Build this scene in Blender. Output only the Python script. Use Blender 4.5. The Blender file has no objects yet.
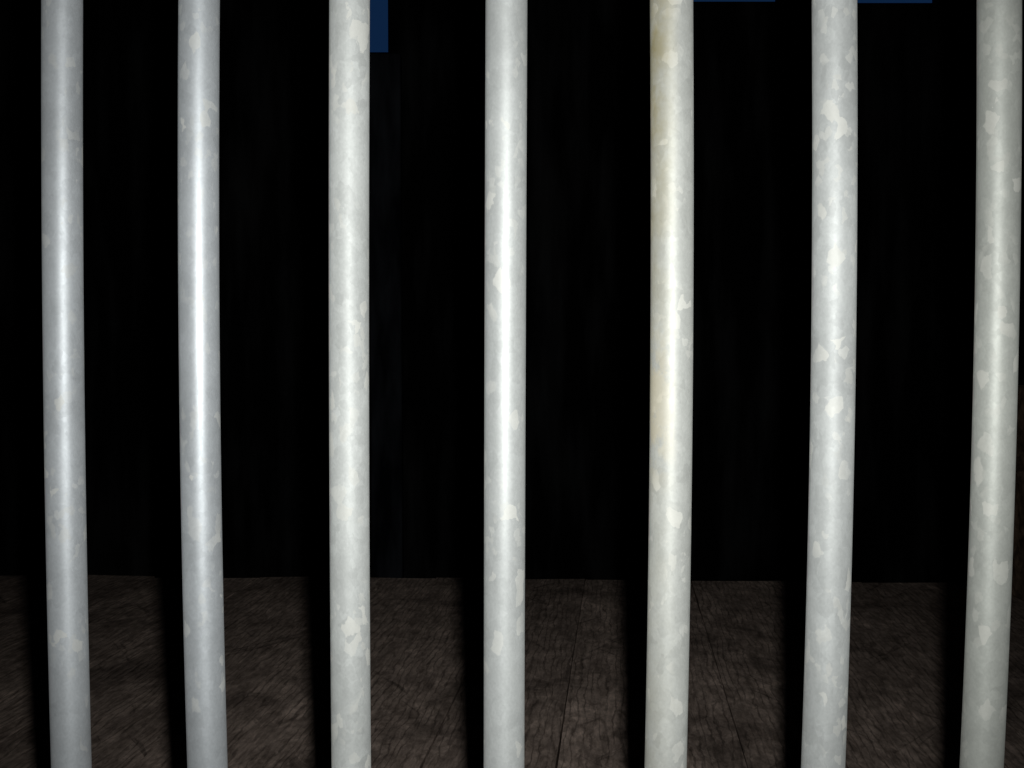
import bpy, bmesh, math, random
from mathutils import Vector, noise
random.seed(4)
S = bpy.context.scene
S.view_settings.view_transform = 'Standard'
S.view_settings.look = 'None'
COL = S.collection

def link(o):
    COL.objects.link(o); return o

class NT:
    def __init__(self, name):
        self.m = bpy.data.materials.new(name); self.m.use_nodes = True
        self.t = self.m.node_tree; self.b = self.t.nodes['Principled BSDF']
    def n(self, typ, **kw):
        x = self.t.nodes.new(typ)
        for k, v in kw.items():
            if k in x.inputs: x.inputs[k].default_value = v
            else: setattr(x, k, v)
        return x
    def l(self, a, b): self.t.links.new(a, b)
    def ramp(self, src, stops, interp='LINEAR'):
        r = self.n('ShaderNodeValToRGB'); r.color_ramp.interpolation = interp
        e = r.color_ramp.elements
        while len(e) < len(stops): e.new(0.5)
        for i, (p, c) in enumerate(stops):
            e[i].position = p
            e[i].color = (c, c, c, 1) if not isinstance(c, tuple) else (*c, 1)
        self.l(src, r.inputs[0]); return r.outputs[0]
    def mix(self, fac, a, b, mode='MIX'):
        m = self.n('ShaderNodeMix', data_type='RGBA', blend_type=mode)
        for i, v in ((0, fac), (6, a), (7, b)):
            if isinstance(v, (int, float)) : m.inputs[i].default_value = v
            elif isinstance(v, tuple): m.inputs[i].default_value = (*v, 1)
            else: self.l(v, m.inputs[i])
        return m.outputs[2]
    def math(self, op, a, b):
        m = self.n('ShaderNodeMath', operation=op)
        for i, v in enumerate((a, b)):
            if isinstance(v, (int, float)): m.inputs[i].default_value = v
            else: self.l(v, m.inputs[i])
        return m.outputs[0]

def zinc(name, tint, rough, metal, off, patch=1.0, rust=0.0):
    N = NT(name)
    tc = N.n('ShaderNodeTexCoord')
    mp = N.n('ShaderNodeMapping'); mp.inputs['Location'].default_value = (off, off*2.3, off*1.7)
    mp.inputs['Scale'].default_value = (1, 1, .75)
    N.l(tc.outputs['Object'], mp.inputs[0])
    nz = N.n('ShaderNodeTexNoise', Scale=90.0, Detail=4.0)
    N.l(mp.outputs[0], nz.inputs['Vector'])
    va = N.n('ShaderNodeVectorMath', operation='SCALE'); va.inputs[3].default_value = .011
    N.l(nz.outputs['Color'], va.inputs[0])
    ad = N.n('ShaderNodeVectorMath', operation='ADD')
    N.l(mp.outputs[0], ad.inputs[0]); N.l(va.outputs[0], ad.inputs[1])
    v1 = N.n('ShaderNodeTexVoronoi', Scale=84.0); N.l(ad.outputs[0], v1.inputs['Vector'])
    sp = N.n('ShaderNodeSeparateColor'); N.l(v1.outputs['Color'], sp.inputs[0])
    v2 = N.n('ShaderNodeTexVoronoi', Scale=150.0); N.l(ad.outputs[0], v2.inputs['Vector'])
    sp2 = N.n('ShaderNodeSeparateColor'); N.l(v2.outputs['Color'], sp2.inputs[0])
    cell = N.ramp(sp.outputs[0], [(0, .92), (.10, .97), (.5, 1.0), (.78, 1.03)], 'CONSTANT')
    cell2 = N.ramp(sp2.outputs[1], [(0, .96), (.2, 1.0), (.84, 1.05)], 'CONSTANT')
    big = N.n('ShaderNodeTexNoise', Scale=9.0, Detail=5.0); N.l(mp.outputs[0], big.inputs['Vector'])
    bigr = N.ramp(big.outputs[0], [(.35, .91), (.65, 1.06)])
    fine = N.n('ShaderNodeTexNoise', Scale=400.0, Detail=3.0); N.l(mp.outputs[0], fine.inputs['Vector'])
    finer = N.ramp(fine.outputs[0], [(.3, .95), (.7, 1.05)])
    c = N.mix(1.0, tint, N.mix(patch, (1., 1., 1.), cell), 'MULTIPLY')
    c = N.mix(patch, c, N.mix(1.0, c, cell2, 'MULTIPLY'))
    c = N.mix(1.0, c, bigr, 'MULTIPLY'); c = N.mix(1.0, c, finer, 'MULTIPLY')
    clus = N.n('ShaderNodeTexNoise', Scale=17.0, Detail=3.0); N.l(mp.outputs[0], clus.inputs['Vector'])
    fl = N.ramp(sp.outputs[2], [(0, 0.0), (.965-.03*patch, .48)], 'CONSTANT')
    fl = N.math('MULTIPLY', fl, N.ramp(clus.outputs[0], [(.40, .45), (.55, 1.0)]))
    fls = N.ramp(sp2.outputs[2], [(0, 0.0), (.84, .30*patch)], 'CONSTANT')
    fls = N.math('MULTIPLY', fls, N.ramp(clus.outputs[0], [(.5, 0.0), (.56, 1.0)]))
    fl2 = N.math('MAXIMUM', fl, fls)
    c = N.mix(fl2, c, (.57, .57, .52))
    if rust:
        sx = N.n('ShaderNodeSeparateXYZ'); N.l(tc.outputs['Object'], sx.inputs[0])
        rr = N.n('ShaderNodeMapRange'); N.l(sx.outputs[0], rr.inputs[0])
        rr.inputs[1].default_value = .004; rr.inputs[2].default_value = -.02
        rz = N.n('ShaderNodeMapRange'); N.l(sx.outputs[2], rz.inputs[0])
        rz.inputs[1].default_value = .95; rz.inputs[2].default_value = 1.28
        rz.inputs[3].default_value = .2
        pat = N.n('ShaderNodeTexNoise', Scale=26.0, Detail=5.0, Roughness=.65); N.l(mp.outputs[0], pat.inputs['Vector'])
        m = N.math('MULTIPLY', rr.outputs[0], rz.outputs[0])
        m = N.math('MULTIPLY', m, N.ramp(pat.outputs[0], [(.36, .35), (.58, 1.0)]))
        bz = N.n('ShaderNodeMapRange'); N.l(N.math('ABSOLUTE', N.math('SUBTRACT', sx.outputs[2], .945), 0), bz.inputs[0])
        bz.inputs[1].default_value = .09; bz.inputs[2].default_value = .03
        bl_ = N.math('MULTIPLY', bz.outputs[0], N.ramp(pat.outputs[0], [(.44, 0.0), (.50, .75)]))
        bl_ = N.math('MULTIPLY', bl_, rr.outputs[0])
        c = N.mix(bl_, c, (.55, .51, .39))
        m = N.math('MULTIPLY', m, rust)
        c = N.mix(m, c, (.28, .25, .14))
    N.l(c, N.b.inputs['Base Color'])
    N.l(N.math('MULTIPLY', N.math('SUBTRACT', 1.0, fl2), metal), N.b.inputs['Metallic'])
    N.l(N.ramp(sp2.outputs[0], [(0, rough-.02), (1, rough+.03)]), N.b.inputs['Roughness'])
    N.b.inputs['Diffuse Roughness'].default_value = .3
    bm = N.n('ShaderNodeBump', Strength=.05, Distance=.001); N.l(big.outputs[0], bm.inputs['Height'])
    N.l(bm.outputs[0], N.b.inputs['Normal'])
    return N.m

# ---------------- bars ----------------
H = 1.0
bars = [ # Y, radius, x(top), x(mid), x(bottom)
 (1.10, .02085, -.4906, -.4954, -.4936),
 (1.07, .02105, -.3319, -.3359, -.3318),
 (1.045,.0208, -.1683, -.1711, -.1710),
 (1.02, .02115, -.0056, -.0072, -.0083),
 (.995, .0211,  .1573,  .1594,  .1556),
 (.99,  .0213,  .3164,  .3193,  .3136),
 (1.00, .0203,  .4831,  .4857,  .4782)]
mats = [
 zinc('galvanised_steel_cool', (.455, .485, .50), .54, .38, 1.1, .8),
 zinc('galvanised_steel_smooth', (.445, .475, .49), .52, .42, 3.7, .7),
 zinc('galvanised_steel_mottled', (.43, .45, .435), .60, .20, 5.3, 1.0),
 zinc('galvanised_steel_bright', (.415, .435, .425), .56, .34, 7.9, .7),
 zinc('galvanised_steel_stained', (.41, .425, .40), .58, .26, 9.2, .95, .95),
 zinc('galvanised_steel_spangled', (.41, .43, .42), .60, .22, 11.4, .95),
 zinc('galvanised_steel_grey', (.425, .445, .41), .57, .28, 15.1, .75)]
labels = [
 "cool grey galvanised steel bar, faintly mottled, slightly bowed",
 "cool grey galvanised steel bar with a smooth narrow sheen",
 "matt galvanised steel bar covered with pale zinc patches",
 "straight galvanised steel bar with a bright vertical sheen",
 "galvanised steel bar with a yellowish brown stain up one side",
 "pale galvanised steel bar with strong zinc spangle pattern",
 "greenish grey galvanised steel bar leaning in toward its foot"]
def xz(b, z):
    Y, r, a, m, c = b
    zs = (H+.346*Y, H-.0349*Y, H-.4265*Y); xs = (a, m, c)
    def lag(z):
        s = 0
        for i in range(3):
            t = xs[i]
            for j in range(3):
                if j != i: t *= (z-zs[j])/(zs[i]-zs[j])
            s += t
        return s
    if z > zs[0]:
        return xs[0] + (z-zs[0])*.3*(lag(zs[0])-lag(zs[0]-.05))/.05
    if z < zs[2]:
        return xs[2] + (z-zs[2])*(lag(zs[2]+.05)-lag(zs[2]))/.05
    return lag(z)
for i, b in enumerate(bars):
    Y, r = b[0], b[1]
    x0 = xz(b, H)
    bm = bmesh.new(); seg = 64
    prof = [(.0, r+.006), (.004, r+.0055), (.008, r+.002), (.012, r)]
    n = 90; ht = 2.2
    prof += [(.012+(ht-.014)*k/n, r) for k in range(1, n)] + [(ht-.002, r), (ht, r-.0015), (ht, r-.004), (ht-.06, r-.004)]
    rings = []
    for z, rr in prof:
        cx = xz(b, z)-x0
        rings.append([bm.verts.new((cx+rr*math.cos(2*math.pi*k/seg), rr*math.sin(2*math.pi*k/seg), z)) for k in range(seg)])
    for a, c in zip(rings, rings[1:]):
        for k in range(seg):
            f = bm.faces.new((a[k], a[(k+1) % seg], c[(k+1) % seg], c[k])); f.smooth = True
    bm.faces.new(rings[-1]); bm.faces.new(rings[0][::-1])
    me = bpy.data.meshes.new('steel_bar'); bm.to_mesh(me); bm.free()
    me.materials.append(mats[i])
    o = link(bpy.data.objects.new('steel_bar', me)); o.location = (x0, Y, 0)
    o['label'] = labels[i]; o['category'] = 'metal bar'; o['group'] = 'row of upright steel bars'

# ---------------- deck ----------------
def boxes(name, bl, mat, bev=0.0):
    bm = bmesh.new()
    for (x0, x1, y0, y1, z0, z1) in bl:
        r = bmesh.ops.create_cube(bm, size=1)
        for v in r['verts']:
            v.co = Vector(((x0+x1)/2+v.co.x*(x1-x0), (y0+y1)/2+v.co.y*(y1-y0), (z0+z1)/2+v.co.z*(z1-z0)))
    if bev: bmesh.ops.bevel(bm, geom=bm.edges[:], offset=bev, segments=1, affect='EDGES')
    me = bpy.data.meshes.new(name); bm.to_mesh(me); bm.free(); me.materials.append(mat)
    return link(bpy.data.objects.new(name, me))

def wood(name, dark, light, rough=.8):
    N = NT(name)
    tc = N.n('ShaderNodeTexCoord')
    geo = N.n('ShaderNodeNewGeometry')
    cmb = N.n('ShaderNodeCombineXYZ')
    rs = N.math('MULTIPLY', geo.outputs['Random Per Island'], 37.0)
    for k in range(3): N.l(rs, cmb.inputs[k])
    ad = N.n('ShaderNodeVectorMath', operation='ADD'); N.l(tc.outputs['Object'], ad.inputs[0]); N.l(cmb.outputs[0], ad.inputs[1])
    def mapped(vec, scl, rot):
        r = N.n('ShaderNodeMapping'); N.l(vec, r.inputs[0]); r.inputs['Rotation'].default_value = (0, 0, rot)
        mp = N.n('ShaderNodeMapping'); N.l(r.outputs[0], mp.inputs[0]); mp.inputs['Scale'].default_value = scl
        return mp.outputs[0]
    def nz(vec, scl, S_, D_=6.0, R_=.6, dist=0.0, rot=0.0):
        g = N.n('ShaderNodeTexNoise', Scale=S_, Detail=D_, Roughness=R_, Distortion=dist)
        N.l(mapped(vec, scl, rot), g.inputs['Vector'])
        return g.outputs[0]
    obj = tc.outputs['Object']
    g = nz(ad.outputs[0], (12, 3.0, 3), 3.6, 10.0, .72, .9, .11)       # broken grain along the boards
    g2 = nz(ad.outputs[0], (5, 1.2, 1), 3.0, 6.0, .65, 1.2, .11)
    blot = nz(obj, (1, 1, 1), 3.0, 8.0, .70, .5)
    blot2 = nz(obj, (1, .6, 1), 26.0, 6.0, .8)
    sc1 = nz(ad.outputs[0], (9, .7, 1), 1.8, 6.0, .68, .6, -.55)
    sc2 = nz(obj, (11, .8, 1), 1.7, 6.0, .68, .6, .75)
    w = N.n('ShaderNodeTexWave', Scale=5.0, Distortion=9.0, Detail=4.0); w.inputs['Detail Scale'].default_value = 1.2
    w.inputs['Detail Roughness'].default_value = .6
    N.l(mapped(ad.outputs[0], (3.0, .8, 1), .11), w.inputs['Vector'])
    c = N.mix(N.ramp(g, [(.38, 0.0), (.62, 1.0)]), dark, light)
    c = N.mix(1.0, c, N.ramp(g2, [(.36, .74), (.6, 1.12)]), 'MULTIPLY')
    c = N.mix(1.0, c, N.ramp(blot, [(.37, .55), (.47, .93), (.56, 1.04), (.65, 1.35)]), 'MULTIPLY')
    c = N.mix(1.0, c, N.ramp(blot2, [(.36, .66), (.6, 1.18)]), 'MULTIPLY')
    c = N.mix(1.0, c, N.mix(N.ramp(g2, [(.42, .25), (.54, 1.0)]), (1., 1., 1.), N.ramp(w.outputs[0], [(.0, .48), (.22, 1.0)])), 'MULTIPLY')
    c = N.mix(1.0, c, N.ramp(sc1, [(.33, .5), (.38, 1.0), (.63, 1.0), (.70, 1.35)]), 'MULTIPLY')
    c = N.mix(1.0, c, N.ramp(sc2, [(.33, .55), (.38, 1.0), (.64, 1.0), (.71, 1.3)]), 'MULTIPLY')
    c = N.mix(1.0, c, N.ramp(geo.outputs['Random Per Island'], [(0, .84), (1, 1.1)]), 'MULTIPLY')
    N.l(c, N.b.inputs['Base Color'])
    N.b.inputs['Roughness'].default_value = rough
    N.b.inputs['Specular IOR Level'].default_value = .12
    hs = N.math('ADD', g, N.math('MULTIPLY', blot2, .5))
    bp = N.n('ShaderNodeBump', Strength=.45, Distance=.006); N.l(hs, bp.inputs['Height'])
    N.l(bp.outputs[0], N.b.inputs['Normal'])
    return N.m

deckm = wood('weathered_brown_deck', (.36, .28, .23), (.72, .57, .48))
bm = bmesh.new()
x = -5.2
shear = .11
def edge_y(X):
    return 4.32 - .03*X + .03*noise.noise(Vector((X*1.7, 3.1, 0)))
while x < 4.4:
    wdt = random.uniform(.32, .48); gap = random.choice((.0004, .0008, .0012))
    ny = 60; nx = 6
    jag = random.uniform(-.02, .02)
    top = []
    for iy in range(ny+1):
        row = []
        for ix in range(nx+1):
            t = iy/ny
            X0 = x+gap+(wdt-2*gap)*ix/nx
            y1 = edge_y(X0+shear*4.3)+jag
            yy = -.8+(y1+.8)*t
            side = 1 if ix == nx else -1 if ix == 0 else 0
            wob = .006*max(0.0, noise.noise(Vector((x*3+side, yy*2.1, 7))))
            zz = .002*noise.noise(Vector((X0*3, yy*2, 1)))-.003
            row.append(bm.verts.new((X0+shear*yy-wob*side, yy, zz)))
        top.append(row)
    for a, b in zip(top, top[1:]):
        for k in range(nx):
            bm.faces.new((a[k], a[k+1], b[k+1], b[k]))
    loop = [r[0] for r in top] + top[-1][1:] + [r[-1] for r in top[-2::-1]] + top[0][-2:0:-1]
    low = [bm.verts.new((v.co.x, v.co.y, -.07)) for v in loop]
    m = len(loop)
    for k in range(m):
        bm.faces.new((loop[k], loop[(k+1) % m], low[(k+1) % m], low[k]))
    bm.faces.new(low)
    x += wdt
bmesh.ops.recalc_face_normals(bm, faces=bm.faces[:])
me = bpy.data.meshes.new('floor'); bm.to_mesh(me); bm.free(); me.materials.append(deckm)
fl = link(bpy.data.objects.new('floor', me)); fl['kind'] = 'structure'

blackm = NT('matt_black_paint')
blackm.b.inputs['Roughness'].default_value = .95; blackm.b.inputs['Specular IOR Level'].default_value = .05
tc = blackm.n('ShaderNodeTexCoord'); mp = blackm.n('ShaderNodeMapping'); mp.inputs['Scale'].default_value = (5, 5, .8)
blackm.l(tc.outputs['Object'], mp.inputs[0])
nz = blackm.n('ShaderNodeTexNoise', Scale=1.4, Detail=3.0); blackm.l(mp.outputs[0], nz.inputs['Vector'])
blackm.l(blackm.ramp(nz.outputs[0], [(.45, (.004, .004, .004)), (.75, (.03, .031, .032))]), blackm.b.inputs['Base Color'])
black = blackm.m
o = boxes('floor_support', [(-4.2, 4.2, -.8, 4.05, -.6, -.075)], black); o['kind'] = 'structure'
o = boxes('ground', [(-5.6, 5.6, -1.0, 6.7, -.7, -.6)], black); o['kind'] = 'structure'
T = (6.5, 6.62)
holes = [(-1.15, -.80, 2.917, 3.6), (1.08, 1.727, 3.240, 3.6), (2.18, 2.758, 3.231, 3.6)]
bl = [(-5.6, 5.6, *T, 3.6, 3.9)]
xs = -5.6
for (a, b, z0, z1) in holes:
    bl.append((xs, a, *T, -.6, 3.6)); bl.append((a, b, *T, -.6, z0)); xs = b
bl.append((xs, 5.6, *T, -.6, 3.6))
o = boxes('wall_back', bl, black); o['kind'] = 'structure'
for nm, x in (('wall_left', -5.7), ('wall_right', 5.6)):
    o = boxes(nm, [(x, x+.1, -1.0, 6.62, -.7, 3.9)], black); o['kind'] = 'structure'
o = boxes('wall_front_light_block', [(-5.7, 5.7, -1.1, -1.0, -.7, 3.9)], black); o['kind'] = 'structure'  # unseen wall added behind the camera to block ambient sky light
o = boxes('ceiling', [(-5.7, 5.7, -1.1, 6.62, 3.9, 4.0)], black); o['kind'] = 'structure'
pm = NT('dark_blue_black_timber')
tcp = pm.n('ShaderNodeTexCoord'); mpp = pm.n('ShaderNodeMapping'); mpp.inputs['Scale'].default_value = (1, 1, .2)
pm.l(tcp.outputs['Object'], mpp.inputs[0])
pn = pm.n('ShaderNodeTexNoise', Scale=9.0, Detail=4.0); pm.l(mpp.outputs[0], pn.inputs['Vector'])
pm.l(pm.ramp(pn.outputs[0], [(.38, (.006, .007, .010)), (.7, (.045, .05, .06))]), pm.b.inputs['Base Color'])
pm.b.inputs['Roughness'].default_value = .95; pm.b.inputs['Specular IOR Level'].default_value = .05
o = boxes('timber_post', [(-.1, .1, -.05, .05, 0, 3.48)], pm.m, .006); o.location = (-.81, 6.445, -.6)
o['label'] = 'dark square timber post beneath a narrow blue opening'; o['category'] = 'post'
bw = wood('dark_brown_timber', (.14, .10, .07), (.34, .24, .17))
o = boxes('timber_post', [(-.09, .09, -.09, .09, 0, .86)], bw, .008); o.location = (2.12, 3.95, -.004)
o['label'] = 'short dark brown timber post standing on the deck'; o['category'] = 'post'

# ---------------- light ----------------
L = bpy.data.lights.new('camera_flash', 'SPOT'); L.energy = 74; L.shadow_soft_size = .013
L.spot_size = math.radians(90); L.spot_blend = 1.0; L.color = (1.0, 1.0, .99)
lo = link(bpy.data.objects.new('camera_flash', L)); lo.location = (.04, 0, H+.05)
lo.rotation_euler = (math.radians(87), 0, math.radians(2))
W = bpy.data.worlds.new('dusk'); S.world = W; W.use_nodes = True
W.node_tree.nodes['Background'].inputs[0].default_value = (.08, .32, 1.0, 1)
W.node_tree.nodes['Background'].inputs[1].default_value = .045
# ---------------- camera ----------------
C = bpy.data.cameras.new('camera'); C.lens = 35; C.sensor_width = 36; C.clip_start = .02
co = link(bpy.data.objects.new('camera', C)); co.location = (0, 0, H); co.rotation_euler = (math.radians(88), 0, 0)
S.camera = co
